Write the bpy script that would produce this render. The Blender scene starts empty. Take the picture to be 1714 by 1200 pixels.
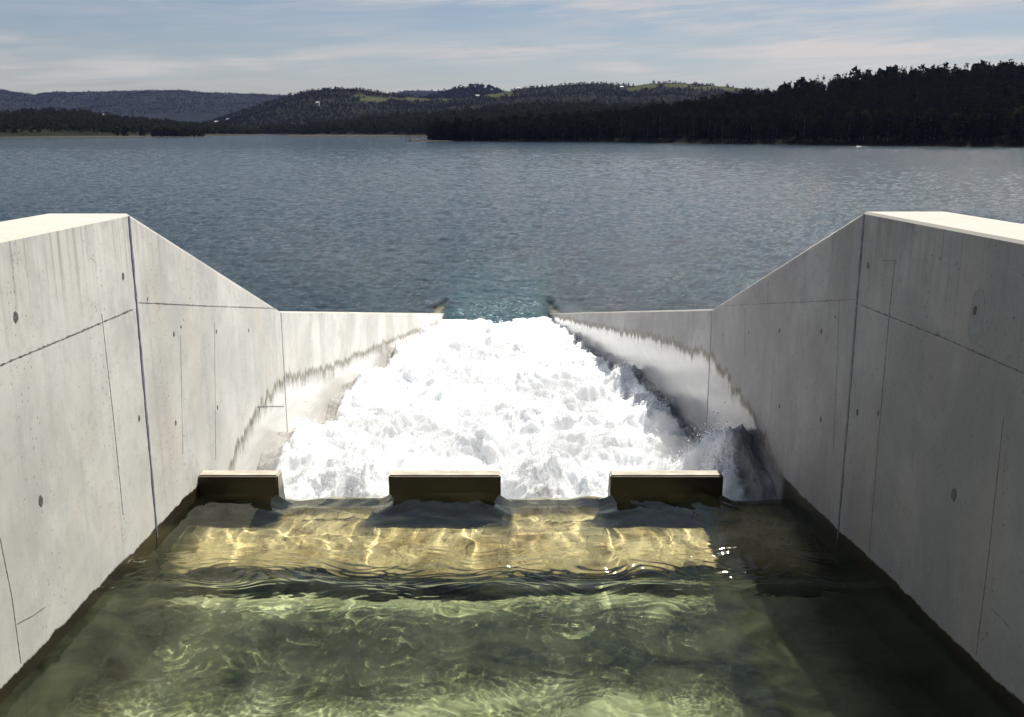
import bpy, bmesh, math, random
import numpy as np
from mathutils import Vector, Matrix

random.seed(7)
SC = bpy.context.scene
COL = SC.collection

# ------------------------------------------------------------------ camera
ZL = 9.45                                  # eye height above the lake (lake = z 0)
FPX = 1636.0
PITCH = math.radians(13.2)
cam_d = bpy.data.cameras.new('camera')
cam = bpy.data.objects.new('camera', cam_d)
COL.objects.link(cam)
cam.location = (0, 0, ZL)
cam.rotation_euler = (math.radians(90) - PITCH, 0, 0)
cam_d.sensor_width = 36.0
cam_d.lens = FPX / 1714.0 * 36.0
cam_d.clip_start = 0.1
cam_d.clip_end = 40000
SC.camera = cam

# ------------------------------------------------------------------ light
SUN_EL, SUN_AZ = math.radians(56), math.radians(31)      # azimuth to the right of +Y
sdir = Vector((math.sin(SUN_AZ) * math.cos(SUN_EL), math.cos(SUN_AZ) * math.cos(SUN_EL), math.sin(SUN_EL)))
sl = bpy.data.lights.new('sun', 'SUN')
sl.energy = 5.0
sl.angle = math.radians(0.5)
sl.color = (1.0, 0.96, 0.88)
so = bpy.data.objects.new('sun', sl)
so.rotation_euler = sdir.to_track_quat('Z', 'Y').to_euler()
so.location = (0, 0, 60)
COL.objects.link(so)

SC.cycles.caustics_refractive = True
SC.cycles.caustics_reflective = False
sl.cycles.is_caustics_light = True            # sunlight is refracted on to the bed by the renderer
SC.view_settings.view_transform = 'Standard'
SC.view_settings.look = 'None'
SC.view_settings.gamma = 1
SC.view_settings.exposure = 0.74


class NT:
    """small node-tree writer"""
    def __init__(s, tree):
        s.t = tree
        s.t.nodes.clear()

    def n(s, kind, **kw):
        nd = s.t.nodes.new(kind)
        for k, v in kw.items():
            if k.startswith('i_'):
                nd.inputs[k[2:].replace('_', ' ')].default_value = v
            else:
                setattr(nd, k, v)
        return nd

    def link(s, a, b):
        s.t.links.new(a, b)

    def put(s, sock, v):
        if isinstance(v, bpy.types.NodeSocket):
            s.link(v, sock)
        elif isinstance(v, (tuple, list)) and len(v) == 3 and sock.type == 'RGBA':
            sock.default_value = (*v, 1)
        else:
            sock.default_value = v

    def math(s, op, a, b=0.0, c=0.0, clamp=False):
        nd = s.n('ShaderNodeMath', operation=op, use_clamp=clamp)
        s.put(nd.inputs[0], a); s.put(nd.inputs[1], b); s.put(nd.inputs[2], c)
        return nd.outputs[0]

    def mix(s, f, a, b, blend='MIX'):
        nd = s.n('ShaderNodeMix', data_type='RGBA', blend_type=blend, clamp_factor=True)
        s.put(nd.inputs[0], f); s.put(nd.inputs[6], a); s.put(nd.inputs[7], b)
        return nd.outputs[2]

    def coord(s, scale=(1, 1, 1), kind='Object', loc=(0, 0, 0)):
        tc = s.n('ShaderNodeTexCoord')
        mp = s.n('ShaderNodeMapping')
        mp.inputs['Scale'].default_value = scale
        mp.inputs['Location'].default_value = loc
        s.link(tc.outputs[kind], mp.inputs[0])
        return mp.outputs[0]

    def noise(s, vec, scale=1, detail=4, rough=.55, dist=0.0):
        nd = s.n('ShaderNodeTexNoise')
        s.link(vec, nd.inputs['Vector'])
        nd.inputs['Scale'].default_value = scale
        nd.inputs['Detail'].default_value = detail
        nd.inputs['Roughness'].default_value = rough
        nd.inputs['Distortion'].default_value = dist
        return nd.outputs['Fac']

    def ramp(s, f, stops, interp='LINEAR'):
        nd = s.n('ShaderNodeValToRGB')
        nd.color_ramp.interpolation = interp
        el = nd.color_ramp.elements
        while len(el) > 1:
            el.remove(el[-1])
        for i, (p, c) in enumerate(stops):
            e = el[0] if i == 0 else el.new(p)
            e.position = p
            e.color = (c, c, c, 1) if not isinstance(c, (tuple, list)) else (*c, 1)
        s.put(nd.inputs[0], f)
        return nd.outputs[0]

    def sstep(s, f, lo, hi, a=0.0, b=1.0):
        nd = s.n('ShaderNodeMapRange', interpolation_type='SMOOTHSTEP')
        s.put(nd.inputs[0], f)
        s.put(nd.inputs[1], lo); s.put(nd.inputs[2], hi); s.put(nd.inputs[3], a); s.put(nd.inputs[4], b)
        return nd.outputs[0]

    def sep(s, vec):
        nd = s.n('ShaderNodeSeparateXYZ')
        s.link(vec, nd.inputs[0])
        return nd.outputs

    def bump(s, h, strength=.3, dist=.02, normal=None):
        nd = s.n('ShaderNodeBump')
        nd.inputs['Strength'].default_value = strength
        nd.inputs['Distance'].default_value = dist
        s.link(h, nd.inputs['Height'])
        if normal is not None:
            s.link(normal, nd.inputs['Normal'])
        return nd.outputs[0]

    def pbr(s, color, rough=.8, normal=None, spec=.5, out=True, **kw):
        nd = s.n('ShaderNodeBsdfPrincipled')
        s.put(nd.inputs['Base Color'], color)
        s.put(nd.inputs['Roughness'], rough)
        s.put(nd.inputs['Specular IOR Level'], spec)
        if normal is not None:
            s.link(normal, nd.inputs['Normal'])
        for k, v in kw.items():
            s.put(nd.inputs[k.replace('_', ' ')], v)
        if out:
            s.out(nd.outputs[0])
        return nd.outputs[0]

    def out(s, sh):
        o = s.n('ShaderNodeOutputMaterial')
        s.link(sh, o.inputs[0])


def mat(name):
    m = bpy.data.materials.new(name)
    m.use_nodes = True
    return m, NT(m.node_tree)


# ------------------------------------------------------------------ sky
w = bpy.data.worlds.new('World')
SC.world = w
w.use_nodes = True
T = NT(w.node_tree)
sky = T.n('ShaderNodeTexSky', sky_type='NISHITA')
sky.sun_disc = False
sky.sun_elevation = SUN_EL
sky.sun_rotation = SUN_AZ
sky.air_density = 1.0
sky.dust_density = 0.6
sky.ozone_density = 2.0
tc = T.n('ShaderNodeTexCoord')
gx, gy, gz = T.sep(tc.outputs['Generated'])
az = T.math('ARCTAN2', gx, gy)
el_ = T.math('ARCSINE', gz)
cmb = T.n('ShaderNodeCombineXYZ')
T.link(T.math('MULTIPLY', az, 3.2), cmb.inputs[0])
T.link(T.math('ADD', T.math('MULTIPLY', el_, 34.0), T.math('MULTIPLY', az, -1.2)), cmb.inputs[1])
nz = T.noise(cmb.outputs[0], 1.5, 7, .62, .5)
cmb2 = T.n('ShaderNodeCombineXYZ')
T.link(T.math('MULTIPLY', az, 9.0), cmb2.inputs[0])
T.link(T.math('ADD', T.math('MULTIPLY', el_, 120.0), T.math('MULTIPLY', az, -7.0)), cmb2.inputs[1])
nz2 = T.noise(cmb2.outputs[0], 1.2, 6, .6, .8)
# banks of thin cirrus: (azimuth, elevation, half width, half height, tilt, amount)
banks = [(-.50, .050, .12, .016, -.05, .85), (-.37, .055, .09, .010, .04, .6), (-.49, .080, .06, .006, -.1, .7), (.02, .118, .30, .012, -.06, .8),
         (-.26, .062, .04, .006, -.08, .7), (-.20, .067, .05, .010, .0, .5), (.02, .075, .20, .010, .02, .75), (-.07, .083, .10, .007, -.03, .4),
         (.12, .058, .06, .009, -.15, .8), (.36, .070, .22, .021, -.02, 1.0), (.38, .110, .20, .010, .03, .8), (.17, .105, .16, .014, -.08, .8), (-.15, .128, .35, .008, -.01, .7),
         (.1, .30, .9, .05, .0, .7), (-.9, .10, .25, .02, .0, .6), (.95, .09, .3, .03, .0, .7)]
acc = None
for (ba, be, bw, bh, bt, am) in banks:
    da = T.math('SUBTRACT', az, ba)
    de = T.math('SUBTRACT', T.math('SUBTRACT', el_, be), T.math('MULTIPLY', da, bt))
    q = T.math('ADD', T.math('POWER', T.math('ABSOLUTE', T.math('DIVIDE', da, bw)), 2.0), T.math('POWER', T.math('ABSOLUTE', T.math('DIVIDE', de, bh)), 2.0))
    g = T.math('MULTIPLY', T.math('EXPONENT', T.math('MULTIPLY', q, -1.0)), am)
    acc = g if acc is None else T.math('MAXIMUM', acc, g)
cl = T.math('MULTIPLY', acc, T.sstep(T.math('ADD', T.math('MULTIPLY', nz, .6), T.math('MULTIPLY', nz2, .4)), .36, .62))
cl = T.math('ADD', cl, T.math('MULTIPLY', T.sstep(nz, .35, .8), .34), clamp=True)
skyc = T.mix(1.0, sky.outputs[0], (.72, .71, .74), 'MULTIPLY')
cloudc = T.mix(1.0, (7.6, 6.9, 6.3), (1, 1, 1), 'MULTIPLY')
bg = T.n('ShaderNodeBackground')
T.link(T.mix(T.math('MULTIPLY', cl, .82), skyc, cloudc), bg.inputs[0])
bg.inputs[1].default_value = 0.056
wo = T.n('ShaderNodeOutputWorld')
T.link(bg.outputs[0], wo.inputs[0])


# ------------------------------------------------------------------ helpers
def tag(o, label=None, cat=None, group=None, kind=None):
    if label: o['label'] = label
    if cat: o['category'] = cat
    if group: o['group'] = group
    if kind: o['kind'] = kind
    return o


def empty(name, loc=(0, 0, 0)):
    o = bpy.data.objects.new(name, None)
    o.location = loc
    o.empty_display_size = .3
    COL.objects.link(o)
    return o


def link_mesh(name, me, m, parent=None, loc=(0, 0, 0)):
    o = bpy.data.objects.new(name, me)
    if m is not None and len(me.materials) == 0:
        me.materials.append(m)
    o.location = loc
    COL.objects.link(o)
    if parent is not None:
        o.parent = parent
    return o


def np_mesh(name, verts, faces, smooth=True):
    """verts (N,3), faces (M,k)"""
    me = bpy.data.meshes.new(name)
    verts = np.asarray(verts, np.float32)
    faces = np.asarray(faces, np.int32)
    k = faces.shape[1]
    me.vertices.add(len(verts))
    me.vertices.foreach_set('co', verts.ravel())
    me.loops.add(faces.size)
    me.loops.foreach_set('vertex_index', faces.ravel())
    me.polygons.add(len(faces))
    me.polygons.foreach_set('loop_start', np.arange(0, faces.size, k, dtype=np.int32))
    me.polygons.foreach_set('loop_total', np.full(len(faces), k, np.int32))
    me.polygons.foreach_set('use_smooth', np.full(len(faces), smooth, bool))
    me.update(calc_edges=True)
    me.validate()
    return me


def grid_faces(nr, nc):
    i = np.arange(nr - 1)[:, None] * nc + np.arange(nc - 1)[None, :]
    i = i.ravel()
    return np.stack([i, i + 1, i + 1 + nc, i + nc], 1)


def grid_mesh(name, X, Y, Z, smooth=True):
    v = np.stack([X.ravel(), Y.ravel(), Z.ravel()], 1)
    return np_mesh(name, v, grid_faces(*X.shape), smooth)


def attr(me, name, arr):
    a = me.attributes.new(name, 'FLOAT', 'POINT')
    a.data.foreach_set('value', np.asarray(arr, np.float32).ravel())


_rng = np.random.RandomState(11)
_perm = _rng.permutation(256)
_perm = np.concatenate([_perm, _perm])
_ga = _rng.rand(256) * 2 * np.pi


def pn(x, y, seed=0):
    x = np.asarray(x, float) + seed * 17.31
    y = np.asarray(y, float) + seed * 9.77
    xi = np.floor(x).astype(int); yi = np.floor(y).astype(int)
    xf = x - xi; yf = y - yi
    u = xf ** 3 * (xf * (xf * 6 - 15) + 10); v = yf ** 3 * (yf * (yf * 6 - 15) + 10)

    def g(ix, iy, fx, fy):
        h = _perm[(_perm[ix & 255] + iy) & 255]
        return np.cos(_ga[h]) * fx + np.sin(_ga[h]) * fy
    a = g(xi, yi, xf, yf); b = g(xi + 1, yi, xf - 1, yf)
    c = g(xi, yi + 1, xf, yf - 1); d = g(xi + 1, yi + 1, xf - 1, yf - 1)
    return (a + (b - a) * u + ((c + (d - c) * u) - (a + (b - a) * u)) * v) * 1.5


def fbm(x, y, oct=4, seed=0, gain=.5):
    s = 0; a = 1
    for i in range(oct):
        s = s + a * pn(x * 2 ** i, y * 2 ** i, seed + i); a *= gain
    return s


def billow(x, y, oct=4, seed=0, gain=.5):
    s = 0; a = 1
    for i in range(oct):
        s = s + a * (np.abs(pn(x * 2 ** i, y * 2 ** i, seed + i)) * 2 - .6); a *= gain
    return s


def smooth(x, a, b):
    t = np.clip((x - a) / (b - a), 0, 1)
    return t * t * (3 - 2 * t)


CP, SP = math.cos(PITCH), math.sin(PITCH)


def ray(px, py):
    """direction of a measured photo point: (x / forward, up / forward)"""
    X = (px - 857.) / FPX; Y = -(py - 600.) / FPX
    fw = CP + Y * SP; up = Y * CP - SP
    return X / fw, up / fw


# walls in plan.  x of the inner face at distance y
def xl(y): return -4.674 + .0298 * (np.asarray(y) - 12)
def xr(y):
    y = np.asarray(y)
    return np.where(y < 18.04, 4.293 - .0899 * (y - 12), 3.750 - .0563 * (y - 18.04))


def wall_pt(side, px, py):
    a, u = ray(px, py)
    if side < 0:
        d = (-4.674 - .0298 * 12) / (a - .0298)
    else:
        d = (4.293 + .0899 * 12) / (a + .0899)
        if d > 18.04:
            d = (3.75 + .0563 * 18.04) / (a + .0563)
    return d, u * d + ZL


# ------------------------------------------------------------------ materials
def concrete_wall(name, base, stain, lower=4.21, flip=1):
    """stain: list of (y, z) of the wet line down the chute"""
    m, T = mat(name)
    co = T.coord()
    x, y, z = T.sep(co)
    blot = T.noise(co, .55, 5, .6, .4)
    mid = T.noise(co, 2.6, 6, .65)
    fine = T.noise(co, 40, 4, .7)
    speck = T.noise(co, 26, 3, .6)
    streak = T.noise(T.coord((1, 6.0, .22)), 1.3, 6, .65, .2)
    streak2 = T.noise(T.coord((1, 22.0, .35)), 1.2, 4, .7)
    c = T.mix(T.sstep(blot, .3, .75), tuple(v * .80 for v in base), tuple(min(1, v * 1.12) for v in base))
    c = T.mix(T.math('MULTIPLY', T.sstep(streak, .5, .78), .45), c, (base[0] * .62, base[1] * .60, base[2] * .56))
    c = T.mix(T.math('MULTIPLY', T.sstep(streak2, .56, .8), .28), c, tuple(v * .5 for v in base))
    c = T.mix(T.math('MULTIPLY', T.sstep(mid, .50, .72), .42), c, (base[0] * .66, base[1] * .68, base[2] * .72))
    big = T.noise(T.coord((1, .8, .45), loc=(1, 2, 8)), .8, 7, .68, .8)
    c = T.mix(T.math('MULTIPLY', T.sstep(big, .44, .66), .42), c, (base[0] * .55, base[1] * .56, base[2] * .56))
    c = T.mix(T.math('MULTIPLY', T.sstep(T.noise(T.coord((1, 1, .7), loc=(5, 2, 3)), 4.5, 7, .75, .3), .52, .68), .30), c, (base[0] * .60, base[1] * .60, base[2] * .58))
    # water marks running down from the coping
    run = T.noise(T.coord((1, 9.0, .10)), 1.5, 5, .7)
    topz = T.sstep(z, 7.1, 8.45)
    c = T.mix(T.math('MULTIPLY', T.math('MULTIPLY', T.sstep(run, .48, .7), topz), .55), c, (.17, .145, .10))
    warm = T.noise(T.coord((1, 1.5, .5), loc=(3, 5, 1)), .9, 3, .5)
    c = T.mix(T.math('MULTIPLY', T.sstep(warm, .5, .75), .35), c, (base[0] * 1.0, base[1] * .9, base[2] * .74))
    # mottled soot
    soot = T.math('MULTIPLY', T.sstep(T.noise(co, 9, 6, .75, .5), .57, .72), T.sstep(T.noise(T.coord((1, 1, 1), loc=(0, 7, 2)), .5, 3, .5), .42, .6))
    c = T.mix(T.math('MULTIPLY', soot, .75), c, tuple(v * .4 for v in base))
    c = T.mix(T.math('MULTIPLY', T.sstep(speck, .60, .70), .35), c, tuple(v * .45 for v in base))
    # bug holes
    vo = T.n('ShaderNodeTexVoronoi', feature='F1')
    T.link(co, vo.inputs['Vector']); vo.inputs['Scale'].default_value = 6.5
    pick = T.math('GREATER_THAN', T.sep(vo.outputs['Color'])[0], .72)
    rad = T.math('MULTIPLY', T.sep(vo.outputs['Color'])[1], .12)
    hole = T.math('MULTIPLY', T.math('LESS_THAN', vo.outputs['Distance'], rad), pick)
    vo2 = T.n('ShaderNodeTexVoronoi', feature='F1')
    T.link(T.coord((1, 1, .55)), vo2.inputs['Vector']); vo2.inputs['Scale'].default_value = 20
    pick2 = T.math('GREATER_THAN', T.sep(vo2.outputs['Color'])[0], .80)
    hole2 = T.math('MULTIPLY', T.math('LESS_THAN', vo2.outputs['Distance'], .16), pick2)
    hole = T.math('MAXIMUM', hole, hole2)
    c = T.mix(T.math('MULTIPLY', hole, .62), c, (.10, .095, .09))
    # upward faces: weathered pale coping
    geo = T.n('ShaderNodeNewGeometry')
    nz_ = T.sep(geo.outputs['True Normal'])[2]
    up = T.sstep(nz_, .3, .6)
    c = T.mix(T.math('MULTIPLY', up, .8), c, T.mix(mid, (.34, .31, .25), (.46, .43, .37)))
    # damp tide line above the pool, with an irregular upper edge
    jag = T.math('ADD', T.math('MULTIPLY', T.noise(T.coord((1, 1.0, .3)), 1.1, 4, .6), .24), T.math('MULTIPLY', T.noise(T.coord((1, 1.0, .3)), 14, 2, .6), .05))
    line = T.math('ADD', jag, lower + (-.03 if flip < 0 else .0))
    tide = T.math('SUBTRACT', 1.0, T.sstep(T.math('SUBTRACT', z, line), -.012, .018))
    near = T.sstep(y, 13.9, 14.3, 1.0, 0.0)
    tide = T.math('MULTIPLY', tide, near)
    alg = T.mix(T.noise(co, 3, 4, .6), (.014, .011, .006), (.034, .025, .013))
    alg = T.mix(T.sstep(z, lower - .05, lower - .3), alg, T.mix(T.noise(co, 2, 4, .6), (.016, .022, .008), (.045, .055, .022)))
    c = T.mix(tide, c, alg)
    # wet skirt of the chute wall below a ragged fringe
    y0, y1 = 14.0, 52.0
    zz = T.ramp(T.math('DIVIDE', T.math('SUBTRACT', y, y0), y1 - y0), [(max(0, (a - y0) / (y1 - y0)), (b - (-1)) / 8.0) for a, b in stain])
    zl = T.math('SUBTRACT', T.math('MULTIPLY', zz, 8.0), 1.0)
    tooth = T.math('ADD', T.math('MULTIPLY', T.noise(T.coord((1, 1.4, .12)), 2.0, 5, .75), 1.0), -.5)
    zl = T.math('ADD', zl, T.math('MULTIPLY', tooth, .85))
    dz = T.math('SUBTRACT', z, zl)
    wet = T.math('MULTIPLY', T.sstep(dz, .05, -.16), T.sstep(y, 13.9, 14.3))
    fr = T.math('MULTIPLY', T.math('MULTIPLY', T.sstep(dz, -.34, -.03), T.sstep(dz, .10, .0)), T.sstep(y, 13.9, 14.3))
    frn = T.sstep(T.noise(T.coord((1, 10, .5)), 1.6, 5, .7), .28, .6)
    wet_shading = T.mix(T.noise(T.coord((1, .5, 3.5)), 1.6, 5, .65, .6), tuple(v * .62 for v in base), tuple(v * 1.3 for v in base))  # pale streaks paint the foam's reflection on to the wet face
    c = T.mix(T.math('MULTIPLY', wet, .8), c, wet_shading)
    c = T.mix(T.math('MULTIPLY', T.math('MULTIPLY', fr, frn), .95), c, (.13, .11, .07))
    rough = T.mix(T.math('MAXIMUM', wet, T.math('MULTIPLY', tide, .7)), (.85, .85, .85), (.16, .16, .16))
    h = T.math('ADD', T.math('MULTIPLY', fine, .25), T.math('ADD', T.math('MULTIPLY', streak2, .25), T.math('MULTIPLY', hole, -1.2)))
    T.pbr(c, rough, T.bump(h, .35, .012), spec=.5)
    return m


ST_L = [(14, 3.95), (15.06, 4.12), (16.7, 4.60), (18.6, 4.70), (23.2, 3.82), (31.6, 2.62), (45, .55), (52, -.5)]
ST_R = [(14, 4.35), (15.5, 4.85), (17.8, 5.32), (22.9, 4.60), (32.8, 2.90), (46.9, .60), (52, -.2)]
M_WL = concrete_wall('sunlit board marked concrete', (.68, .66, .62), ST_L, flip=1)  # same concrete as the right wall, base raised to paint in sunlight
M_WR = concrete_wall('shaded board marked concrete', (.37, .36, .36), ST_R, flip=-1)  # same concrete as the left wall, base lowered to paint in shade


def simple(name, c1, c2, scale=6, rough=.8, bs=.3, bd=.02, spec=.4, sc=(1, 1, 1)):
    m, T = mat(name)
    co = T.coord(sc)
    n = T.noise(co, scale, 6, .65, .3)
    T.pbr(T.mix(T.sstep(n, .3, .7), c1, c2), rough, T.bump(n, bs, bd), spec=spec)
    return m


M_SEAL = simple('blue grey joint sealant', (.10, .10, .13), (.20, .20, .26), 9, .6, .4, .01)
M_LINE = simple('dark form line', (.10, .095, .09), (.24, .23, .22), 14, .9)
M_HOLE = simple('tie hole mortar', (.09, .088, .085), (.17, .165, .16), 25, .9, .8)
M_DAMP = simple('damp patch concrete', (.24, .235, .235), (.31, .305, .305), 6, .75, .4, .005)

# blocks: pale weathered top, front face dark with wet algae and painted-in shade
m, T = mat('baffle concrete')
co = T.coord()
geo = T.n('ShaderNodeNewGeometry')
n_ = T.sep(geo.outputs['True Normal'])
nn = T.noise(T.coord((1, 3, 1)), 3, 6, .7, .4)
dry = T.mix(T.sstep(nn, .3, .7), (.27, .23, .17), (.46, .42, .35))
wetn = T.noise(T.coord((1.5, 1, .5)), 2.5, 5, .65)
wet_shading = T.mix(wetn, (.010, .008, .005), (.034, .027, .016))
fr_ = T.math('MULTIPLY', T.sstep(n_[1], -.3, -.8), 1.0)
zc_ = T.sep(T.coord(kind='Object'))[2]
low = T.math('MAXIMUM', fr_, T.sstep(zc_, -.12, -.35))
c = T.mix(low, dry, wet_shading)
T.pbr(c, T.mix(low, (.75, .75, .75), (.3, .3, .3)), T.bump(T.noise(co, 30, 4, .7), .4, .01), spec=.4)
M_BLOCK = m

# bed of the pool and the crest apron
m, T = mat('algae covered bed')
co = T.coord()
x, y, z = T.sep(co)
warp = T.n('ShaderNodeTexNoise'); warp.inputs['Scale'].default_value = .8; warp.inputs['Detail'].default_value = 3
T.link(co, warp.inputs['Vector'])
wv = T.n('ShaderNodeVectorMath', operation='MULTIPLY_ADD')
T.link(warp.outputs['Color'], wv.inputs[0]); wv.inputs[1].default_value = (1.6, 1.2, 0); T.link(co, wv.inputs[2])
a_ = T.noise(wv.outputs[0], 1.1, 6, .6, .5)
b_ = T.noise(wv.outputs[0], 5, 5, .7, 1.2)
stre = T.noise(T.coord((2.2, 1.0, 1)), 3.5, 6, .75, 1.6)
green = T.mix(T.sstep(a_, .32, .68), (.15, .18, .10), (.50, .54, .37))
green = T.mix(T.math('MULTIPLY', T.sstep(b_, .45, .75), .6), green, (.46, .48, .24))
green = T.mix(T.math('MULTIPLY', T.sstep(stre, .58, .75), .5), green, (.07, .09, .04))
green = T.mix(T.math('MULTIPLY', T.sstep(T.noise(wv.outputs[0], .6, 3, .5), .5, .7), .5), green, (.13, .19, .14))
gold = T.mix(T.sstep(T.noise(wv.outputs[0], 1.6, 6, .65, .6), .3, .7), (.34, .25, .12), (.78, .66, .42))
gold = T.mix(T.math('MULTIPLY', T.sstep(stre, .48, .66), .75), gold, (.16, .12, .05))
up = T.sstep(z, 2.7, 3.2)
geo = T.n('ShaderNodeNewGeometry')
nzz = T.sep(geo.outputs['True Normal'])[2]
c = T.mix(up, green, gold)
edge = T.math('MULTIPLY', T.sstep(y, 12.3, 11.7), up)
c = T.mix(T.math('MULTIPLY', edge, .8), c, (.07, .07, .03))
sl_at = T.n('ShaderNodeAttribute'); sl_at.attribute_name = 'slime_shade'
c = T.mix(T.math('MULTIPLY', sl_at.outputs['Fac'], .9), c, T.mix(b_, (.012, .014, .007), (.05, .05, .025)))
c = T.mix(T.sstep(nzz, .75, .45), c, T.mix(b_, (.008, .009, .006), (.03, .03, .016)))  # steep step face coloured near black, its shade painted in
T.pbr(c, .9, T.bump(T.math('ADD', b_, stre), .5, .04), spec=.1)
M_BED = m


# running water: real refraction, ripples are in the mesh; a little turbidity
m, T = mat('clear green water')
co = T.coord()
gls = T.n('ShaderNodeBsdfGlass'); gls.inputs['IOR'].default_value = 1.33; gls.inputs['Roughness'].default_value = .07
T.put(gls.inputs['Color'], (.90, .92, .82))
df = T.n('ShaderNodeBsdfDiffuse')
T.put(df.inputs[0], T.mix(T.noise(co, 2.4, 5, .65, .8), (.09, .11, .055), (.22, .25, .14)))
mx = T.n('ShaderNodeMixShader')
T.put(mx.inputs[0], T.math('MULTIPLY', T.sstep(T.noise(T.coord((1, 1, 1), loc=(4, 2, 0)), 1.3, 6, .65, 1.4), .3, .75), T.sstep(T.sep(co)[1], 10.7, 11.3, .17, .03)))
T.link(gls.outputs[0], mx.inputs[1]); T.link(df.outputs[0], mx.inputs[2])
T.out(mx.outputs[0])
M_POOL = m

# foam
m, T = mat('aerated white water')
co = T.coord()
at = T.n('ShaderNodeAttribute'); at.attribute_name = 'thin'
n1 = T.noise(T.coord((1.1, .6, 1)), 5, 8, .66, .9)
n2 = T.noise(co, 22, 6, .75, .5)
th = T.sstep(T.math('ADD', at.outputs['Fac'], T.math('MULTIPLY', T.math('SUBTRACT', n1, .5), 1.3)), .35, .85)
thinc = T.mix(T.noise(T.coord((3, .8, 1)), 1.6, 6, .7, .6), (.13, .115, .09), (.50, .49, .47))
c = T.mix(th, T.mix(T.sstep(n1, .2, .6), (.82, .86, .89), (.95, .96, .96)), thinc)
T.pbr(c, T.mix(th, (.55, .55, .55), (.12, .12, .12)), T.bump(T.math('ADD', n1, T.math('MULTIPLY', n2, .45)), .6, .09), spec=.3, Subsurface_Weight=.5, Subsurface_Radius=(1.0, 1.1, 1.2), Subsurface_Scale=.22)
M_FOAM = m
m, T = mat('spray droplets')
T.pbr((.96, .97, .98), .4, spec=.5)
M_SPRAY = m

# lake
m, T = mat('lake water')
co = T.coord()
x, y, z = T.sep(co)
at = T.n('ShaderNodeAttribute'); at.attribute_name = 'aer'
sh = T.n('ShaderNodeAttribute'); sh.attribute_name = 'clear'
nA = T.noise(T.coord((1, 1.5, 1)), .8, 6, .62, .6)
nB = T.noise(T.coord((1, 1.6, 1)), 2.1, 5, .6, .4)
nC = T.noise(T.coord((1, 1.6, 1)), .13, 4, .55, .3)
h = T.math('ADD', T.math('MULTIPLY', nA, .95), T.math('ADD', T.math('MULTIPLY', nB, .34), T.math('MULTIPLY', nC, 1.3)))
nrm = T.bump(h, 1.0, .43)
deep = T.mix(T.noise(co, .05, 3, .5), (.006, .020, .027), (.010, .028, .034))
nF = T.noise(co, 3.2, 7, .75, 1.0)
c = T.mix(at.outputs['Fac'], deep, (.010, .048, .054))
c = T.mix(T.sstep(T.math('ADD', at.outputs['Fac'], T.math('MULTIPLY', nF, .7)), 1.3, 1.5), c, (.60, .82, .84))
alpha = T.math('SUBTRACT', 1.0, T.math('MULTIPLY', sh.outputs['Fac'], .75))
T.pbr(c, .09, nrm, spec=.5, IOR=1.33, Alpha=alpha)
M_LAKE = m


# ------------------------------------------------------------------ channel walls
def prism(name, quad_yz, side, mtl, parent, thick=1.0, chamfer=.03, xf=None):
    """wall panel: quad_yz = [(y,z)...] of inner face (counter-clockwise), extruded outward"""
    bm = bmesh.new()
    xf = xf or (xl if side < 0 else xr)
    vi = [bm.verts.new((float(xf(y)), y, z)) for y, z in quad_yz]
    vo = [bm.verts.new((float(xf(y)) + side * thick, y, z)) for y, z in quad_yz]
    n = len(vi)
    bm.faces.new(vi); bm.faces.new(list(reversed(vo)))
    for i in range(n):
        j = (i + 1) % n
        bm.faces.new((vi[j], vi[i], vo[i], vo[j]))
    bmesh.ops.recalc_face_normals(bm, faces=bm.faces)
    zmax = sorted([z for _, z in quad_yz])
    ed = []
    for e in bm.edges:
        a, b = e.verts[0].co, e.verts[1].co
        yz = [(a.y, a.z), (b.y, b.z)]
        if min(a.z, b.z) > -1.5 and abs(a.y - b.y) > .2 and e.calc_face_angle(0) > .5 and min(a.z, b.z) > -1.9:
            ed.append(e)
    bmesh.ops.bevel(bm, geom=ed, offset=chamfer, segments=1, affect='EDGES')
    me = bpy.data.meshes.new(name)
    bm.to_mesh(me); bm.free()
    o = link_mesh(name, me, mtl, parent)
    o.cycles.is_caustics_receiver = True
    return o


def strip_on_wall(name, side, pts, width, mtl, parent, proud=.004, jit=.0, n=24, seed=0):
    """irregular narrow ribbon lying on the wall along pts (y,z), a few mm thick"""
    rnd = random.Random(seed)
    xf = xl if side < 0 else xr
    P = []
    for (a, b) in zip(pts[:-1], pts[1:]):
        for k in range(n):
            t = k / n
            P.append((a[0] + (b[0] - a[0]) * t, a[1] + (b[1] - a[1]) * t))
    P.append(pts[-1])
    V = []; F = []
    for i, (y, z) in enumerate(P):
        a = P[max(0, i - 1)]; b = P[min(len(P) - 1, i + 1)]
        ty, tz = b[0] - a[0], b[1] - a[1]
        L = math.hypot(ty, tz) or 1
        ny, nz = -tz / L, ty / L
        wv_ = width * .75 * (.5 + rnd.uniform(-.5, .5) * jit) * (1 if jit == 0 else rnd.choice((1, 1, 1, .55)))
        off = rnd.uniform(-1, 1) * jit * width * .25
        for s_, pr in ((1, -.02), (1, proud), (-1, proud), (-1, -.02)):
            yy = y + ny * (off + s_ * wv_); zz_ = z + nz * (off + s_ * wv_)
            V.append((float(xf(yy)) - side * pr, yy, zz_))
    for i in range(len(P) - 1):
        for k in range(3):
            F.append((i * 4 + k, i * 4 + k + 1, i * 4 + 4 + k + 1, i * 4 + 4 + k))
    me = np_mesh(name, V, F, False)
    return link_mesh(name, me, mtl, parent)


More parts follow.
